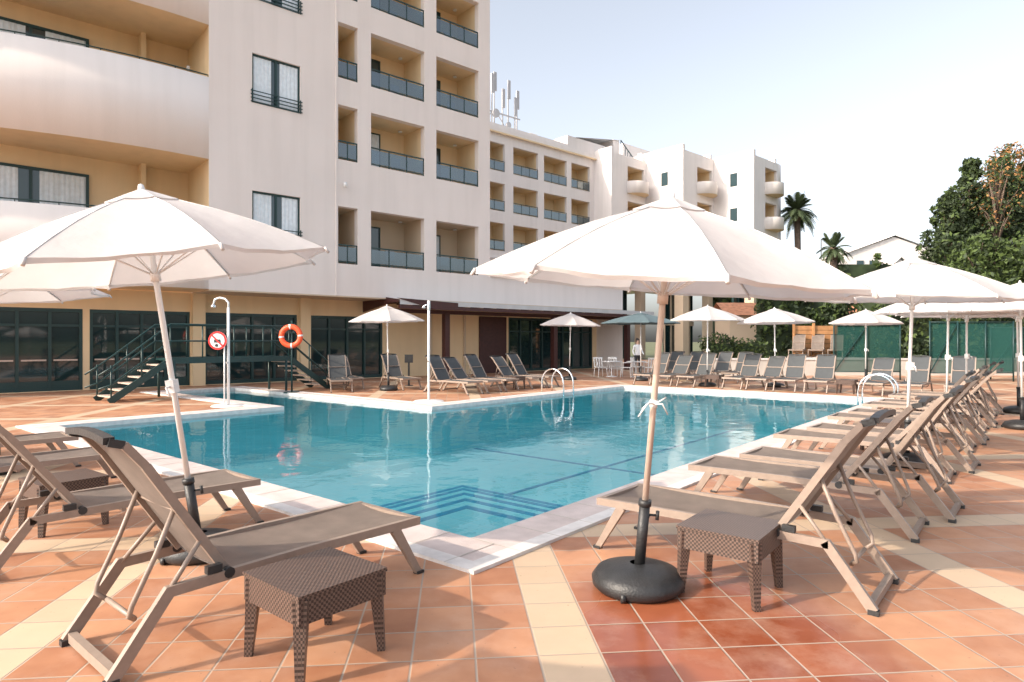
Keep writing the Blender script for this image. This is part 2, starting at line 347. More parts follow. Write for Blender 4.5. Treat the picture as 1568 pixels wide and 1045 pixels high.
# ---------------------------------------------------------------- parasols
def parasol(name,loc,H=2.75,Rr=1.28,drop=.50,tilt=(0,0),rz=0,canvas='canvas',pole='white',big=True,rope=False):
    m=MB(); 
    m.rev([(0.0,.0),(.27,.0),(.30,.03),(.305,.07),(.27,.12),(.16,.155),(.055,.17),(.05,.17)],'black',36)
    for a in (0,2.1,4.2):
        c=(math.cos(a)*.29,math.sin(a)*.29); m.tube([(c[0]-.015,c[1],.03),(c[0]+.015,c[1],.03)],.03,'black',12)
    base=len(m.v)
    m.tube([(0,0,.15),(0,0,.56)],.036,'black',14); m.tube([(0,0,.56),(0,0,.60)],.043,'black',14)
    m.tube([(.03,0,.5),(.09,0,.5)],.008,'black'); m.tube([(.09,0,.47),(.09,0,.53)],.012,'black')
    m.tube([(0,0,.60),(0,0,H-.03)],.021,pole,14)
    if rope:
        m.tube([(0,0,1.22),(0,0,1.27)],.026,'white',12)
        for a_,b_ in ((.09,-.06),(-.08,-.04),(.07,.05),(-.1,-.09)): m.tube([(0,-.025,1.245),(a_*.5,-.05,1.245+b_*.2+.02),(a_,-.03,1.245+b_)],.005,'white',6)
    else:
        m.box(-.03,.03,-.05,.03,1.27,1.37,pole); m.tube([(0,-.05,1.32),(0,-.1,1.32),(0.02,-.1,1.25)],.008,pole)
    m.rev([(.001,H+.07),(.018,H+.06),(.024,H+.03),(.02,H-.02)],'white',12)
    N=8; K=10; S=8
    ph=R.uniform(0,6)
    def pt(a,t,lift=0):
        i=int(a); f=a-i; a0=2*math.pi*i/N; a1=2*math.pi*(i+1)/N
        x=(math.cos(a0)*(1-f)+math.cos(a1)*f)*t*Rr; y=(math.sin(a0)*(1-f)+math.sin(a1)*f)*t*Rr
        q=4*f*(1-f)
        z=H-drop*(.80*t+.20*t*t)+.02*math.sin(math.pi*t)-.05*q*t*(1-.5*t)
        z+=.006*t*q*math.sin(9*t+ph+i*1.7)+.005*t*t*q*math.sin(14*f+ph*2+i)
        k=1-.06*q*t*t
        return (x*k,y*k,z+lift)
    for i in range(N):
        b=len(m.v)
        for a in range(S+1):
            for k in range(K+1):
                aa=i+a/S if a<S else i+.99999
                m.v.append(pt(aa,max(k/K,.001)))
        for a in range(S):
            for k in range(K):
                m.f.append((b+a*(K+1)+k,b+a*(K+1)+k+1,b+(a+1)*(K+1)+k+1,b+(a+1)*(K+1)+k)); m.m.append(m.mi(canvas)); m.sm.append(True)
        b=len(m.v)
        for a in range(S+1):
            aa=i+a/S if a<S else i+.99999
            p=pt(aa,1); q=4*(a/S)*(1-a/S); m.v.append(p); m.v.append((p[0]*(1.0-.02*q),p[1]*(1.0-.02*q),p[2]-.03+.012*q+R.uniform(-.006,.006)))
        for a in range(S):
            m.f.append((b+2*a,b+2*a+1,b+2*a+3,b+2*a+2)); m.m.append(m.mi(canvas)); m.sm.append(True)
        b=len(m.v)
        for a in range(S+1):
            for k in range(3):
                aa=i+a/S if a<S else i+.99999
                m.v.append(pt(aa,max(k/2*.2,.001),.035-.012*k))
        for a in range(S):
            for k in range(2):
                m.f.append((b+a*3+k,b+a*3+k+1,b+(a+1)*3+k+1,b+(a+1)*3+k)); m.m.append(m.mi(canvas)); m.sm.append(True)
        if big:
            e=[pt(i,t,-.012) for t in (.03,.35,.7,.985)]; m.tube(e,.007,'white',6)
            m.tube([(0,0,H-.62),pt(i,.5,-.02)],.006,'white',6)
            m.tube([pt(i,t,.001) for t in (.2,.4,.6,.8,1.0)],.004,'seam',5)
            m.tube([pt(i,1.0,0),pt(i,1.02,-.03)],.012,'seam',6)
    m.tube([(0,0,H-.66),(0,0,H-.58)],.036,pole,12)
    for i in range(base,len(m.v)):
        x,y,z=m.v[i]
        mt=Matrix.Rotation(tilt[1],3,'Y')@Matrix.Rotation(tilt[0],3,'X')
        m.v[i]=tuple(mt@Vector((x,y,z)))
    return m.obj(name,loc,rz)
parasol('parasol',(.84,4.27,0),H=2.56,Rr=1.23,drop=.52,tilt=(rad(3.5),rad(4.2)),pole='pole',rope=True)
parasol('parasol',(-2.42,4.95,0),H=2.78,Rr=1.29,drop=.56,tilt=(rad(4),rad(-7)))
parasol('parasol',(-6.5,8.0,0),H=2.75,Rr=1.36,tilt=(0,rad(-3)))
parasol('parasol',(-3.2,.55,0),H=2.75,Rr=1.3,tilt=(0,rad(-2)),rz=.2)  # unseen parasol left of frame, added to cast shade on the foreground tiles
parasol('parasol',(5.25,8.5,0),H=2.72,Rr=1.30,tilt=(rad(2),rad(.7)),rz=0.1)
for (x,y,h,r) in ((8.85,13.0,2.72,1.36),(9.9,13.9,2.72,1.36),(9.6,12.0,2.72,1.36),(-4.12,21.3,2.8,1.25),(2.43,27,2.8,1.3),(7.1,23.2,2.9,1.32),(9.45,22.9,2.8,1.36),(13.3,24,2.8,1.3),(11.6,14.6,2.75,1.36)):
    parasol('parasol',(x,y,0),H=h,Rr=r,drop=.48,tilt=(R.uniform(-.02,.02),R.uniform(-.02,.02)),rz=R.uniform(0,.7),big=y<16)
parasol('parasol',(5.35,26.5,0),H=2.8,Rr=1.65,drop=.4,canvas='canvas_dark',big=False)
# ---------------------------------------------------------------- hotel main building
F0=(-5.79,26.2); FA=math.atan2(.6587,.7524)
hotel=empty('hotel_building',(F0[0],F0[1],0),FA)
w=MB(); nm=MB(); rl=MB(); wi=MB()
def wall_grid(m,s0,s1,z0,z1,ops,y,k):
    S=sorted({s0,s1}|{a for o in ops for a in o[:2] if s0<a<s1}); Z=sorted({z0,z1}|{a for o in ops for a in o[2:4] if z0<a<z1})
    for i in range(len(S)-1):
        for j in range(len(Z)-1):
            cs,cz=(S[i]+S[i+1])/2,(Z[j]+Z[j+1])/2
            if any(o[0]<cs<o[1] and o[2]<cz<o[3] for o in ops): continue
            m.face([(S[i],y,Z[j]),(S[i+1],y,Z[j]),(S[i+1],y,Z[j+1]),(S[i],y,Z[j+1])],k)
def niche(m,a,b,z0,z1,y,dep,k,kr='wall',rev=.25):
    for (d0,d1,kk) in ((y,y+rev,kr),(y+rev,y+dep,k)):
        m.face([(a,d0,z0),(a,d1,z0),(a,d1,z1),(a,d0,z1)],kk); m.face([(b,d0,z0),(b,d0,z1),(b,d1,z1),(b,d1,z0)],kk)
        m.face([(a,d0,z0),(b,d0,z0),(b,d1,z0),(a,d1,z0)],kk); m.face([(a,d0,z1),(a,d1,z1),(b,d1,z1),(b,d0,z1)],kk)
    m.face([(a,y+dep,z0),(b,y+dep,z0),(b,y+dep,z1),(a,y+dep,z1)],k)
def window(m,a,b,z0,z1,y,n=2,fr=.05,pane='curtain',fk='green'):
    m.box(a,b,y,y+.02,z0,z1,'glassw' if pane=='curtain' else pane)
    if pane=='curtain':
        for i in range(n):
            l0=a+(b-a)*i/n+fr; l1=a+(b-a)*(i+1)/n-.01; gap=(l1-l0)*R.uniform(.08,.22)
            if i%2: l0+=gap
            else: l1-=gap
            k=max(4,int((l1-l0)/.07)); p=None
            for j in range(k+1):
                c=(l0+(l1-l0)*j/k, y-.001-(.018 if j%2 else .0))
                if p: m.face([(p[0],p[1],z0+fr),(c[0],c[1],z0+fr),(c[0],c[1],z1-fr),(p[0],p[1],z1-fr)],'curtain')
                p=c
    m.box(a,b,y-.045,y-.022,z1-fr,z1,fk); m.box(a,b,y-.045,y-.022,z0,z0+fr,fk)
    for i in range(n+1):
        c=a+(b-a-fr)*i/n; m.box(c,c+fr,y-.043,y-.022,z0+fr,z1-fr,fk)
def rail(m,a,b,z,y,h=.78,glass=True):
    m.box(a,b,y-.02,y+.02,z+h-.05,z+h,'green'); m.box(a,b,y-.015,y+.015,z+.06,z+.10,'green')
    n=max(2,round((b-a)/.85))
    for i in range(n+1):
        c=a+.02+(b-a-.04)*i/n; m.box(c-.02,c+.02,y-.018,y+.018,z,z+h-.05,'green')
    if glass: m.box(a+.04,b-.04,y-.006,y+.006,z+.12,z+h-.10,'grail')
cols=[(-1.45,-.59),(0,2.61),(3.23,5.62)]; fl=[(4.73,7.0),(8.86,11.03),(12.1,14.3),(15.35,17.5)]
ops=[(a,b,z0,z1) for a,b in cols for z0,z1 in fl]
win=[(-4.78,-2.98,5.35,7.1),(-4.78,-2.98,10.28,12.08),(-4.78,-2.98,14.05,15.8)]
HT=19.2
wall_grid(w,-6.25,6.3,3.45,HT,ops+win,0,'wall')
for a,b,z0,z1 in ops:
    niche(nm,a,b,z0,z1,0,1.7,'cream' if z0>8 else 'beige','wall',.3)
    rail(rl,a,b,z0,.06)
    if b-a>1.5:
        window(wi,a+.08,a+1.35,z0+.02,z0+1.95,1.66,2,pane='curtain' if R.random()<.4 else 'glassw')
        nm.tube([(b-.5,1.2,z1-.02),(b-.5,1.2,z1-.07)],.09,'white',12)
        o_=R.uniform(0,.6)
        nm.box(b-.9-o_,b-.45-o_,.8,1.2,z0+.40,z0+.44,'agrey'); nm.box(b-.9-o_,b-.45-o_,1.2,1.24,z0+.44,z0+.9,'agrey')
        for c1 in (b-.88-o_,b-.5-o_):
            for d1 in (.82,1.17): nm.box(c1,c1+.03,d1,d1+.03,z0,z0+.4,'agrey')
for a,b,z0,z1 in win:
    niche(nm,a,b,z0,z1,0,.16,'wall','wall',.12); window(wi,a,b,z0,z1,.13,2,.07)
    for k in range(4): rl.box(a-.06,b+.06,-.05,-.02,z0+.02+k*.13,z0+.05+k*.13,'green')
    for c in (a-.02,(a+b)/2-.02,b-.02): rl.box(c,c+.04,-.02,0.002,z0,z0+.5,'green')
w.box(6.3-.001,6.3,0.001,14,3.45,HT,'wall'); w.box(-6.3,6.3,0.3,14,HT,HT+.2,'wall'); w.box(-20,6.29,13.9,14,0,17,'wall'); w.box(-6.25,6.29,13.88,13.9,17,HT,'wall')
w.box(-6.25,16.2,-.0,2.0,3.40,3.449,'beige')
w.tube([(-1.2,-.12,7.75),(-1.2,-.12,7.95)],.07,'white',10)
w.box(-1.56,-1.50,-.03,0,3.45,HT,'wall')
def fy(s_): t=-6.25-s_; return -.09*t+.034*t*t
ss=[-6.25-(9.5)*i/36 for i in range(37)]
bands=[(3.45,5.80),(7.95,10.78),(12.59,15.3)]
BY=2.6
for z0,z1 in bands:
    for i in range(36):
        a,b=ss[i],ss[i+1]; ya,yb=fy(a),fy(b)
        w.face([(b,yb,z0),(a,ya,z0),(a,ya,z1),(b,yb,z1)],'wall',True)
        w.face([(b,yb+.15,z1),(a,ya+.15,z1),(a,ya+.15,z0+.4),(b,yb+.15,z0+.4)],'wall')
        w.face([(b,yb,z1),(a,ya,z1),(a,ya+.15,z1),(b,yb+.15,z1)],'wall')
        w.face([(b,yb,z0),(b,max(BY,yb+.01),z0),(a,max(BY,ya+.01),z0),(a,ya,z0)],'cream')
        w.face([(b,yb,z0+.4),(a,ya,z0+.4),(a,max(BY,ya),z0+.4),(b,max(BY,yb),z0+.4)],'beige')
    rl.tube([(s_,fy(s_)+.07,z1+.09) for s_ in ss],.022,'green',8)
    for i in range(0,37,4): rl.tube([(ss[i],fy(ss[i])+.07,z1),(ss[i],fy(ss[i])+.07,z1+.09)],.014,'green',6)
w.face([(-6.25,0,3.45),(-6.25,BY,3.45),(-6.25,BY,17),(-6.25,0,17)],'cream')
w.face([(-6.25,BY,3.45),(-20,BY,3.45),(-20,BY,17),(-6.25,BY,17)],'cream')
w.box(-20,-6.26,1.2,14,17,17.2,'wall')
w.face([(-6.25,0,17),(-6.25,14,17),(-6.25,14,HT),(-6.25,0,HT)],'wall')
w.box(-7.9,-7.75,BY-.5,BY-.001,3.9,17,'cream')
for z0,z1 in ((5.2,7.35),(9.9,12.0)):
    window(wi,-12.6,-9.4,z0,z1,BY-.06,2,.09); window(wi,-16.5,-13.0,z0,z1,BY-.06,2,.09)
w.tube([(-6.6,1.2,11.3),(-6.6,1.2,11.45)],.06,'white',8)
gy=2.0
gops=[(-18.2,-9.65,.02,2.72),(-9.45,-6.35,.02,2.72),(-5.85,-2.3,.02,2.72),(-1.75,1.66,.02,2.72),(9.2,15.8,.02,2.9)]
wall_grid(w,-22,16.2,0,3.42,gops,gy,'cream')
for a,b,z0,z1 in gops:
    n=max(3,round((b-a)/.85)); wi.box(a,b,gy+.08,gy+.10,z0,z1,'glassd')
    wi.box(a,b,gy+.0,gy+.06,z1-.12,z1,'green'); wi.box(a,b,gy+.0,gy+.06,z0,z0+.14,'green'); wi.box(a,b,gy+.01,gy+.05,2.12,2.20,'green')
    for i in range(n+1):
        c=a+(b-a-.09)*i/n; wi.box(c,c+.09,gy-.01,gy+.07,z0,z1,'green')
    if a<-9:
        for i in range(n):
            c=a+(b-a-.09)*i/n+.09; wi.box(c,c+(b-a)/n-.09,gy+.012,gy+.05,.14,.34,'green'); wi.box(c+.05,c+(b-a)/n-.15,gy-.03,gy-.01,1.0,1.05,'pole')
for c in (-6.35,-2.28): w.box(c+.05,c+.48,gy-.25,gy-.002,0,3.4,'cream')
wall_grid(w,6.3,16.2,3.45,4.82,[],0,'wall'); w.box(6.3,16.2,.001,12,4.70,4.80,'wall'); w.face([(16.2,0,0),(16.2,12,0),(16.2,12,4.82),(16.2,0,4.82)],'wall')
w.box(6.3,15.9,-.12,0,4.72,4.88,'wall')
wall_grid(w,6.3,16.0,4.8,6.1,[(7.0,8.2,5.0,5.5),(9.4,11.0,5.0,5.5),(11.8,15.6,5.0,5.5)],3.0,'wall'); w.box(6.3,16.0,2.7,12,6.1,6.25,'wall')
for a,b in ((7.0,8.2),(9.4,11.0),(11.8,15.6)): wi.box(a,b,3.1,3.15,5.0,5.5,'glassd')
w.obj('walls',parent=hotel,merge=True); nm.obj('balcony_recesses',parent=hotel); rl.obj('railings',parent=hotel); wi.obj('windows',parent=hotel)
c=MB()
for i in range(20):
    a=.7+17*i/20; b=a+.85
    c.face([(a,-1.1,3.34),(b,-1.1,3.34),(b,2.0,3.395),(a,2.0,3.395)],'roof'); c.face([(a,-1.1,3.14),(b,-1.1,3.14),(b,-1.1,3.34),(a,-1.1,3.34)],'roof')
    c.bar((a,-1.05,3.27),(a,1.95,3.33),.05,.06,'redwood')
c.box(.7,17.7,-1.08,-.98,2.98,3.12,'redwood'); c.box(.7,17.7,-.1,.05,2.85,3.02,'redwood')
for s_ in (3.75,10.6,16.6): c.box(s_-.13,s_+.13,-.13,.13,0,2.9,'redwood')
c.face([(.69,-1.12,3.34),(.69,2,2.9),(.69,2,3.75)],'redwood'); c.face([(.5,-1.13,3.40),(3.6,-1.13,3.30),(3.6,-1.13,2.98),(2.4,-1.13,2.98)],'redwood')
c.obj('terrace_canopy',(F0[0],F0[1],0),FA)
c=MB(); c.box(7.2,9.0,1.93,1.995,0,2.9,'redwood'); c.box(4.2,4.3,1.9,1.995,0,3.3,'beige'); c.box(6.2,6.3,1.9,1.995,0,3.3,'beige'); c.obj('terrace_doors',(F0[0],F0[1],0),FA)
# ---------------------------------------------------------------- second wing
B2=(-.42,51.0); wing=empty('hotel_wing',(B2[0],B2[1],0),FA)
w=MB(); rl=MB(); wi=MB()
cols=[(-4.5,-2.9),(-2.3,-.2),(.7,3.46),(4.14,6.9),(7.48,9.87)]; fl=[15.1,11.95,8.8,5.65,2.5]
ops=[(a,b,z,z+2.2) for a,b in cols for z in fl]
wall_grid(w,-8,10.6,0,18.6,ops,0,'wall2')
for a,b,z0,z1 in ops:
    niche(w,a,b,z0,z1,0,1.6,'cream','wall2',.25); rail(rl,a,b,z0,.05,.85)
    window(wi,a+.1,a+1.3,z0,z0+1.95,1.56,1,.07,'glassw')
w.box(-8,10.6,-.15,0,18.15,18.5,'wall2'); w.box(-8,10.6,.0,12,18.6,18.8,'wall2'); w.box(-8.3,10.6,-.28,-.15,18.0,18.12,'cream')
w.box(-6,-1,3,8,18.8,20.2,'wall2')
for x in (3.5,6.8,9.5): w.box(x,x+.8,1,2,18.8,19.3,'wall2')
w.obj('walls',parent=wing); rl.obj('railings',parent=wing); wi.obj('windows',parent=wing)
a=MB()
for x,y,h in ((-.6,3,3.4),(.0,3.3,4.1),(.9,3,5.4),(1.5,3.4,5.8),(2.1,3,4.4),(2.9,3.2,5.4),(3.5,3,4.0),(4.0,3.3,4.8)):
    a.tube([(x,y,18.8),(x,y,18.8+h)],.07,'agrey',6); a.box(x-.15,x+.15,y-.18,y-.07,18.8+h-1.6,18.8+h,'agrey')
a.box(-.7,4.1,2.95,3.05,19.8,19.9,'agrey'); a.box(-.7,4.1,2.95,3.05,21.0,21.1,'agrey'); a.tube([(1.2,2.9,20.9),(1.2,2.7,20.9)],.36,'agrey',16); a.tube([(2.6,2.9,20.2),(2.6,2.7,20.2)],.25,'agrey',16)
a.bar((-.6,3,19),(.9,3,21),.06,.06,'agrey'); a.bar((3.3,3,19),(1.5,3,21),.06,.06,'agrey')
a.obj('rooftop_antennas',(B2[0],B2[1],0),FA)
# ---------------------------------------------------------------- stepped block
B3=(8.8,56.4); blk=empty('stepped_apartment_block',(B3[0],B3[1],0),FA)
w=MB(); rl=MB(); wi=MB()
x=0;y=0
for n,(L,H_) in enumerate(((5.0,18.4),(5.0,18.7),(4.6,18.3))):
    x0,x1=x,x+L
    ops=[(x0+L*.45,x1-.35,z,z+2.15) for z in (8.6,12.2,15.4)]
    wall_grid(w,x0,x1,6.6,H_,ops,y,'wall2')
    for a,b,z0,z1 in ops:
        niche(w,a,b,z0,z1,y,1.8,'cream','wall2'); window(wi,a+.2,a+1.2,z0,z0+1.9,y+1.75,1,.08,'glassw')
        m_=[(a-.1+(b-a+.3)*t, y-1.1*math.sin(math.pi*min(1,max(0,t)))**.6) for t in [i/12 for i in range(13)]]
        for i in range(12):
            (p,q),(r,t)=m_[i],m_[i+1]
            w.face([(p,q,z0-.35),(r,t,z0-.35),(r,t,z0+.75),(p,q,z0+.75)],'wall2',True); w.face([(p,q,z0-.35),(p,y,z0-.35),(r,y,z0-.35),(r,t,z0-.35)],'cream')
            w.face([(p,q,z0+.2),(r,t,z0+.2),(r,y,z0+.2),(p,y,z0+.2)],'wall2')
    w.box(x0,x1,y+.002,y+12,6.6,H_,'wall2','f')
    w.box(x0-.001,x0+.3,y-.001,y+12,H_,H_+.5,'wall2'); w.box(x1-.3,x1,y+.2,y+12,H_,H_+.5,'wall2')
    if n:
        for zz_ in (9.4,12.6,15.8): wi.box(x0-.03,x0-.002,y+1.6,y+2.3,zz_,zz_+1.2,'glassw')
    wi.box(x0+.2,x1-.1,y+2.2,y+2.3,0,6.6,'glassd')
    for k in range(5): wi.box(x0+.2+k*L/5,x0+.32+k*L/5,y+2.1,y+2.2,0,6.6,'green' if n!=1 else 'beige')
    wi.box(x0+.2,x1-.1,y+2.08,y+2.2,3.1,3.5,'beige')
    w.box(x0,x0+.9,y,y+.9,0,6.6,'beige'); w.box(x1-.7,x1,y+.1,y+.8,0,6.6,'beige')
    x=x1; y=y-4
x0=x; yb=y+4
for z0,z1,k in ((6.6,8.4,'wall2'),(9.9,12.0,'wall2'),(13.2,15.3,'wall2'),(16.4,18.3,'wall2')):
    pr=[(x0+2.1*math.sin(t),yb+2.1-2.1*math.cos(t)) for t in [math.pi/2*i/10 for i in range(11)]]+[(x0+2.1,yb+9)]
    for i in range(len(pr)-1):
        (p,q),(r,t)=pr[i],pr[i+1]
        w.face([(p,q,z0),(r,t,z0),(r,t,z1),(p,q,z1)],k,True)
        w.face([(p,q,z0),(x0,yb+9,z0),(r,t,z0)],'cream'); w.face([(p,q,z1),(r,t,z1),(x0,yb+9,z1)],k)
w.box(6.0,12.0,3.5,9,18.6,21.2,'wall2'); w.box(11.0,13.5,2,6,18.2,19.9,'wall2'); w.box(-3.5,1.5,2,8,18.3,19.6,'wall2')
w.face([(-2.5,1.9,19.6),(3.6,1.9,20.6),(3.6,8,20.6),(-2.5,8,19.6)],'roof'); w.box(2.6,3.5,2,8,18.3,20.5,'wall2')
for k in range(7): rl.box(3.6+k*.35,3.64+k*.35,1.9,1.94,18.5,20.5-k*.25,'green')
rl.bar((3.6,1.9,20.6),(6,1.9,18.9),.06,.08,'green')
for x_,y_ in ((7.4,3.2),(9.3,3.2),(12.5,-3),(13.6,-4),(5.6,1)): w.box(x_,x_+.5,y_,y_+.5,18.3,19.6,'wall2')
w.obj('walls',parent=blk,merge=True); rl.obj('railings',parent=blk); wi.obj('windows',parent=blk)
# ---------------------------------------------------------------- white house
h=MB()
def house(x0,x1,y0,y1,z1,rz_,k='wall2'):
    h.box(x0,x1,y0,y1,0,z1,k); xm=(x0+x1)/2
    h.face([(x0,y0,z1),(x1,y0,z1),(xm,y0,rz_)],k); h.face([(x0,y1,z1),(x1,y1,z1),(xm,y1,rz_)],k)
    h.face([(x0-.3,y0-.3,z1-.1),(xm,y0-.3,rz_+.15),(xm,y1,rz_+.15),(x0-.3,y1,z1-.1)],'wall2'); h.face([(x1+.3,y0-.3,z1-.1),(xm,y0-.3,rz_+.15),(xm,y1,rz_+.15),(x1+.3,y1,z1-.1)],'roof')
house(39.3,50.5,75,84,12.0,13.9); house(43,47,74,75,9.5,11.2); h.box(46.2,47,76,76.8,12.5,14.4,'wall2'); h.box(49,51.5,74,80,0,11.8,'wall2')
for z in (9.9,7):
    for x_ in (40.5,42,48): h.box(x_,x_+.8,74.9,74.98,z,z+1.2,'glassw')
h.obj('white_house')
# ---------------------------------------------------------------- vegetation
def leaves(m,cx,cy,cz,rx,ry,rz_,n,size,ks,rr=R,shell=.55):
    for _ in range(n):
        while True:
            x,y,z=rr.uniform(-1,1),rr.uniform(-1,1),rr.uniform(-1,1); d=x*x+y*y+z*z
            if d<1 and d>shell*shell*rr.random(): break
        c=Vector((cx+x*rx,cy+y*ry,cz+z*rz_)); a=Vector((rr.gauss(0,1),rr.gauss(0,1),rr.gauss(0,1))).normalized(); b=a.cross(Vector((rr.gauss(0,1),rr.gauss(0,1),rr.gauss(0,1)))).normalized()
        s_=size*rr.uniform(.6,1.4)
        m.face([c-a*s_,c-b*s_*.5,c+a*s_,c+b*s_*.5],rr.choice(ks))
def tree(name,x,y,H_,W_,ks,n=26,per=170,size=.17,z0=2.0,conic=False,trunk=.22):
    m=MB(); m.tube([(0,0,0),(.1,0,H_*.3),(-.1,.1,H_*.6),(0,0,H_*.9)],.2,'bark',9,[trunk,trunk*.8,trunk*.5,trunk*.15])
    for i in range(n):
        t=(i+.5)/n; z=z0+(H_-z0)*t; env=W_*(1-t)**.8 if conic else W_*math.sin(math.pi*min(.97,(.15+.8*t)))**.7
        a=i*2.4+R.uniform(-.4,.4); r=env*R.uniform(.35,.95); c=(r*math.cos(a),r*math.sin(a),z+R.uniform(-.3,.3))
        m.tube([(0,0,z*.8),(c[0]*.5,c[1]*.5,z*.92),c],.03,'bark',5,[trunk*.35,trunk*.2,.02])
        q=(env*.42+.35)*R.uniform(.7,1.15); leaves(m,*c,q,q,q*.7,per,size,ks)
    return m.obj(name,(x,y,0))
tree('cypress_tree',26.0,38,10.6,2.3,['leafd','leafd','leafd','leafm'],46,170,.14,3,True)
tree('cypress_tree',28.0,39,12.7,2.9,['leafd','leafd','leafd','leafm'],54,180,.14,3,True)
tree('cypress_tree',30.3,39.5,13.0,2.9,['leafd','leafd','leafd','leafm'],54,180,.14,3,True)
tree('cypress_tree',32.6,40.5,12.6,2.6,['leafd','leafd','leafm'],46,170,.14,3,True)
tree('autumn_tree',28.6,37.6,12.4,1.3,['leafo','leafm','leafd','leafd'],26,60,.09,8.5)
tree('autumn_tree',31.9,41,14.2,2.0,['leafo','leafo','leafm','leafd'],38,80,.11,7)
tree('laurel_tree',25.5,35,7.0,2.0,['leafm','leafm','leafd'],30,170,.14,2)
tree('laurel_tree',28.2,33,7.6,2.6,['leafm','leafm','leafd'],34,180,.14,2)
tree('olive_tree',33,36,8.0,3.2,['leafm','leafd'],34,160,.14,2)
def hedge(name,x0,x1,y0,y1,z1,ks,n,size=.14):
    m=MB(); m.box(x0+.3,x1-.3,y0+.35,y1-.35,0,z1-.4,'leafd')
    for _ in range(n):
        x_=R.uniform(x0,x1); zz_=R.random()**.7*z1*(.88+.12*math.sin(x_*1.3)+.06*math.sin(x_*3.1)); y_=R.uniform(y0,y0+.7) if R.random()<.75 else R.uniform(y0,y1)
        leaves(m,x_,y_,max(.15,zz_),.22,.22,.22,7,size,ks)
    m.obj(name)
hedge('hedge',18,44,31,33.5,4.5,['leafd','leafd','leafm'],2900)
hedge('hedge',14.5,20,37,39,5.1,['leafd','leafm','leafd'],900)
hedge('low_hedge',10.0,13.5,33,34.2,1.9,['leafm','leafd'],350,.09)
hedge('distant_trees',20,75,60,66,9.3,['leafd','leafm'],1800,.5)
def palm(x,y,H_,r,n=46):
    m=MB(); m.tube([(0,0,0),(.15,0,H_*.5),(0,0,H_)],.25,'bark',10,[.30,.24,.30]); m.rev([(.3,H_-1.0),(.48,H_-.5),(.42,H_),(.1,H_+.2)],'bark',12)
    for i in range(n):
        a=i*2.399; e=R.uniform(-.75,1.25); L=r*R.uniform(.8,1.1); d=Vector((math.cos(a),math.sin(a),0)); pts=[]
        for k in range(9):
            t=k/8; pts.append(Vector((0,0,H_))+d*L*(t*math.cos(e)*(1-.15*t*t))+Vector((0,0,L*(t*math.sin(e)-.55*t*t*math.cos(e)))))
        m.tube(pts,.02,'palm',4,[.03-.003*k for k in range(9)])
        side=d.cross(Vector((0,0,1)))
        for k in range(1,33):
            t=k/33*8; i0=min(7,int(t)); p=pts[i0].lerp(pts[i0+1],t-i0); tg=(pts[i0+1]-pts[i0]).normalized()
            for s_ in (-1,1):
                q=p+(side*s_*.85+tg*.7+Vector((0,0,-.25))).normalized()*L*.24*math.sin(math.pi*(.15+.8*k/33))
                m.face([p-tg*.04,p+tg*.04,q],'palm')
    m.obj('palm_tree',(x,y,0))
palm(26.8,60,13.9,2.4,70); palm(27.7,55,9.6,1.9,40)
m=MB(); m.tube([(0,0,0),(0,0,12)],.06,'conc',8); m.bar((0,0,12),(.6,0,12.1),.2,.1,'conc'); m.obj('street_lamp',(31.5,65,0))
# ---------------------------------------------------------------- fences etc.
def screen(name,x0,x1,y,z0,z1,k='mesh_green'):
    m=MB(); m.face([(x0,y,z0),(x1,y,z0),(x1,y,z1),(x0,y,z1)],k)
    n=round((x1-x0)/1.3)
    for i in range(n+1):
        c_=x0+(x1-x0)*i/n; m.tube([(c_,y-.04,0),(c_,y-.04,z1+.06)],.03,'green',8)
    m.tube([(x0,y-.04,z1+.02),(x1,y-.04,z1+.02)],.022,'green',6); m.tube([(x0,y-.04,z0),(x1,y-.04,z0)],.022,'green',6)
    m.bar((x0,y-.04,z0),(x0+(x1-x0)/n,y-.04,z1),.03,.03,'green')
    m.obj(name)
screen('tennis_windscreen',13.6,16.4,27,.35,2.3); screen('tennis_windscreen',17.0,20.4,26,.35,2.4); screen('tennis_windscreen',20.6,26,27.5,.35,2.2)
m=MB()
for i in range(7): m.box(15.0,17.2,34,34.04,.8+i*.24,1.02+i*.24,'wood')
for c_ in (14.95,16,17.2): m.box(c_,c_+.1,33.9,34,0,2.6,'wood')
m.obj('wooden_fence')
m=MB(); m.box(9,26,30.5,30.8,0,.75,'conc'); m.box(8.95,26.05,30.45,30.85,.75,.82,'copew'); m.obj('retaining_wall')
m=MB(); m.box(14,22,41,44,0,3.4,'beige'); m.face([(13.6,40.6,3.3),(22.4,40.6,3.3),(22.4,42.5,4.2),(13.6,42.5,4.2)],'terr'); m.face([(13.6,44.4,3.3),(22.4,44.4,3.3),(22.4,42.5,4.2),(13.6,42.5,4.2)],'terr'); m.obj('garden_pavilion')
for x_ in (14.3,15.3,16.3): place(LM,'pool_lounger',(x_,32.2,.82),rad(60))
m=MB(); m.box(13.4,17.6,31,34.2,.0,.82,'conc'); m.obj('raised_terrace')
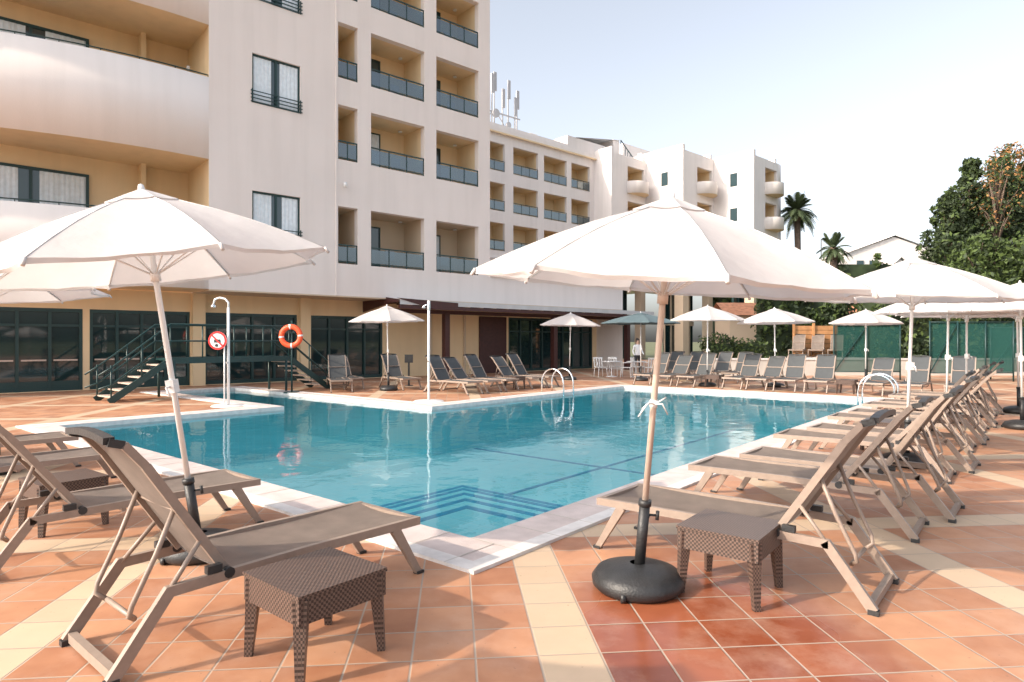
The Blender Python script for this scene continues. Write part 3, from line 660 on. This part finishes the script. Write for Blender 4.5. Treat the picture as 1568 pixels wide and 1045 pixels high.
def shower(x,y,H_,big,rz):
    m=MB(); m.tube([(0,0,0),(0,0,H_-.25)],.035,'white',12)
    if big: m.tube([(0,0,H_-.27),(0,0,H_-.12),(-.08,0,H_-.03),(-.22,0,H_),(-.34,0,H_-.04),(-.38,0,H_-.16)],.025,'white',10); m.rev([(.0,H_-.16),(.03,H_-.17),(.08,H_-.24),(0,H_-.25)],'chrome',16,(-.38,0))
    else: m.tube([(0,0,H_-.26),(0,0,H_)],.04,'white',10); m.tube([(0,0,H_-.1),(-.12,0,H_-.13)],.02,'chrome',8); m.rev([(.0,H_-.12),(.06,H_-.2),(0,H_-.21)],'chrome',12,(-.14,0))
    m.tube([(0,-.03,1.1),(0,-.12,1.1)],.02,'chrome',8)
    m.rev([(0,.03),(.38,.03),(.42,.0)],'copew',24)
    m.obj('pool_shower',(x,y,0),rz)
shower(-7.2,16.2,2.75,True,0); shower(-2.27,17.4,2.75,False,0)
m=MB()
m.tube([(0,0,0),(0,-.02,0)],.23,'white',32); m.tube([(0,-.021,0),(0,-.03,0)],.232,'redsign',32); m.tube([(0,-.031,0),(0,-.036,0)],.18,'white',32)
m.bar((-.13,-.045,.13),(.13,-.045,-.13),.012,.035,'redsign'); m.box(-.08,.08,-.043,-.038,-.05,.03,'black'); m.tube([(-.02,-.038,-.12),(-.02,-.044,-.12)],.04,'black',10)
m.tube([(.15,.03,-1.65),(.15,.03,.1)],.02,'white',8); m.obj('prohibition_sign',(-7.42,16.1,1.66))
m=MB(); n=40
for i in range(n):
    a=2*math.pi*i/n; k='white' if (i%10)<1 else 'orange'
    a2=2*math.pi*(i+1)/n
    for j in range(10):
        t,t2=2*math.pi*j/10,2*math.pi*(j+1)/10
        def pp(a,t): return ((.30+.085*math.cos(t))*math.cos(a),.07*math.sin(t),(.30+.085*math.cos(t))*math.sin(a))
        m.face([pp(a,t),pp(a2,t),pp(a2,t2),pp(a,t2)],k,True)
m.tube([(.0,.09,-1.8),(.0,.09,.5)],.03,'green',8); m.box(-.1,.1,.07,.1,.1,.4,'green'); m.box(-.2,.2,-.1,.25,-1.8,-1.76,'green')
m.obj('lifebuoy_stand',(-7.0,20.2,1.8),merge=True)
def ladder(u,v,d):
    m=MB()
    for y_ in (-.27,.27):
        pts=[(.55,y_,0),(.55,y_,.35)]+[(.55-.42*(1-math.cos(t)),y_,.35+.42*math.sin(t)) for t in [math.pi*i/10 for i in range(1,10)]]+[(-.3,y_,.3),(-.32,y_,-.9)]
        m.tube(pts,.024,'chrome',10)
    for z in (-.3,-.6,-.85): m.box(-.36,-.28,-.27,.27,z,z+.03,'chrome')
    m.obj('pool_ladder',P(u,v),PU+rad(d))
ladder(13.3,8.75,90); ladder(16.0,.45,-90)
b=MB()
for i in range(6):
    z=1.15*(i+1)/7; b.box(2.9+i*.25,3.22+i*.25,16,17,z-.04,z,'pole'); b.box(9.3-i*.25,9.62-i*.25,16,17,z-.04,z,'pole')
b.box(4.4,8.1,16,17,1.09,1.15,'green'); 
for v in (15.97,17.03):
    b.bar((2.85,v,.02),(4.4,v,1.1),.05,.18,'green'); b.bar((9.65,v,.02),(8.1,v,1.1),.05,.18,'green'); b.box(4.4,8.1,v-.03,v+.03,1.0,1.17,'green')
    for dz in (.5,.98): b.tube([(2.6,v,dz*.75),(2.9,v,dz*.95),(4.4,v,1.15+dz),(8.1,v,1.15+dz),(9.6,v,dz*.95),(9.9,v,dz*.75)],.025,'green',8)
    for u_,z in ((2.9,0),(3.65,.55),(4.4,1.1),(5.3,1.1),(6.25,1.1),(7.2,1.1),(8.1,1.1),(8.85,.55),(9.6,0)): b.tube([(u_,v,z),(u_,v,z+1.0)],.022,'green',8)
    for u_ in (4.5,8.0): b.tube([(u_,v,0),(u_,v,1.1)],.04,'green',8)
b.obj('footbridge',(P0[0],P0[1],0),PU)
m=MB()
for x_ in (-.2,.2):
    for y_ in (-.2,.2): m.tube([(x_*1.15,y_*1.15,0),(x_,y_,.44)],.017,'white',8)
m.box(-.23,.23,-.23,.23,.43,.46,'white'); 
for x_ in (-.2,-.07,.07,.2): m.bar((x_,.22,.46),(x_,.30,.86),.05,.02,'white')
m.bar((-.24,.3,.86),(.24,.3,.86),.03,.07,'white')
for x_ in (-.25,.25): m.tube([(x_,-.18,.45),(x_,-.18,.66),(x_,.26,.68)],.016,'white',8)
CM=m.mesh('cafe_chair')
for x_,y_,r in ((4.1,29.5,20),(4.9,30.2,140),(5.2,29,250),(5.9,29.8,60),(6.3,29.0,190)): place(CM,'cafe_chair',(x_,y_,0),rad(r))
m=MB(); m.rev([(0,.72),(.45,.72),(.45,.69),(.03,.68),(.03,.05),(.25,.02),(.27,0)],'white',24); m.obj('cafe_table',(4.6,29.5,0)); m.obj('cafe_table',(5.7,29.3,0))
m=MB()
m.box(-.035,.035,-.02,.02,0,1.0,'black'); m.rev([(.0,.02),(.16,.02),(.16,0)],'black',16); m.box(-.15,.15,-.03,.03,.85,1.15,'black'); m.obj('menu_stand',(-3.8,23.5,0))
def person(x,y,rz):
    e=empty('standing_person',(x,y,0),rz)
    V=[(0,0,.95),(0,0,1.15),(0,0,1.40),(0,0,1.50),(0,-.01,1.62),(0,-.01,1.72),
       (.10,0,.90),(.11,.01,.50),(.12,.03,.08),(.12,-.10,.03),(-.10,0,.90),(-.13,-.02,.50),(-.14,.03,.08),(-.14,-.10,.03),
       (.19,0,1.40),(.26,.02,1.13),(.22,-.18,1.0),(.20,-.25,.98),(-.19,0,1.40),(-.27,.02,1.13),(-.25,-.10,.92),(-.25,-.14,.84)]
    E=[(0,1),(1,2),(2,3),(3,4),(4,5),(0,6),(6,7),(7,8),(8,9),(0,10),(10,11),(11,12),(12,13),(2,14),(14,15),(15,16),(16,17),(2,18),(18,19),(19,20),(20,21)]
    rd=[.14,.13,.15,.055,.10,.08,.09,.06,.04,.035,.09,.06,.04,.035,.06,.045,.03,.035,.06,.045,.03,.035]
    me=bpy.data.meshes.new('body'); me.from_pydata(V,E,[]); o=place(me,'body',parent=e)
    md=o.modifiers.new('skin','SKIN'); sb=o.modifiers.new('sub','SUBSURF'); sb.levels=1; sb.render_levels=2
    for i,r in enumerate(rd): me.skin_vertices[0].data[i].radius=(r,r*.8 if i<3 else r)
    me.skin_vertices[0].data[0].use_root=True
    mm=bpy.data.materials.new('clothed_person'); mm.use_nodes=True; q=NT(mm); nt=mm.node_tree
    tc=nt.nodes.new('ShaderNodeTexCoord'); sp=nt.nodes.new('ShaderNodeSeparateXYZ'); nt.links.new(tc.outputs['Object'],sp.inputs[0])
    z=sp.outputs[2]; c=q.mix(q.math('GREATER_THAN',z,.93),(.03,.03,.035),(.8,.8,.8)); c=q.mix(q.math('GREATER_THAN',z,1.47),c,(.5,.32,.24)); c=q.mix(q.math('LESS_THAN',z,.08),c,(.02,.02,.02))
    nt.links.new(c,nt.nodes['Principled BSDF'].inputs['Base Color']); me.materials.append(mm)
    h=MB(); h.rev([(.001,1.80),(.06,1.79),(.095,1.74),(.102,1.67),(.09,1.60)],'hair',16,(0,.02)); h.tube([(0,-.11,1.65),(0,-.135,1.635)],.012,'skin',6); h.obj('hair',parent=e)
person(6.4,32.5,rad(20))
# ---------------------------------------------------------------- light, sky, camera
sd=Vector((-.90,-.43,0)).normalized(); el=rad(31); sun=Vector((sd.x*math.cos(el),sd.y*math.cos(el),math.sin(el)))
l=bpy.data.lights.new('sun','SUN'); l.energy=5.0; l.angle=rad(.6); l.color=(1,.84,.66); lo=bpy.data.objects.new('sun',l); scene.collection.objects.link(lo); lo.rotation_euler=sun.to_track_quat('Z','Y').to_euler()
wd=bpy.data.worlds.new('World'); scene.world=wd; wd.use_nodes=True; nt=wd.node_tree
sk=nt.nodes.new('ShaderNodeTexSky'); sk.sky_type='NISHITA'; sk.sun_disc=False; sk.sun_elevation=el; sk.sun_rotation=math.atan2(sd.x,sd.y)%(2*math.pi); sk.air_density=1.0; sk.dust_density=4.0; sk.ozone_density=1.0
hs=nt.nodes.new('ShaderNodeHueSaturation'); hs.inputs['Saturation'].default_value=.42; hs.inputs['Value'].default_value=2.25
nt.links.new(sk.outputs[0],hs.inputs['Color']); nt.links.new(hs.outputs[0],nt.nodes['Background'].inputs['Color']); nt.nodes['Background'].inputs['Strength'].default_value=.15
cam=bpy.data.cameras.new('camera'); cam.sensor_width=36; cam.lens=36*977/1568; cam.clip_end=3000; co=bpy.data.objects.new('camera',cam); scene.collection.objects.link(co)
co.location=(0,0,1.65); co.rotation_euler=(rad(90),0,0); scene.camera=co
scene.view_settings.view_transform='Standard'; scene.view_settings.look='None'; scene.view_settings.exposure=0
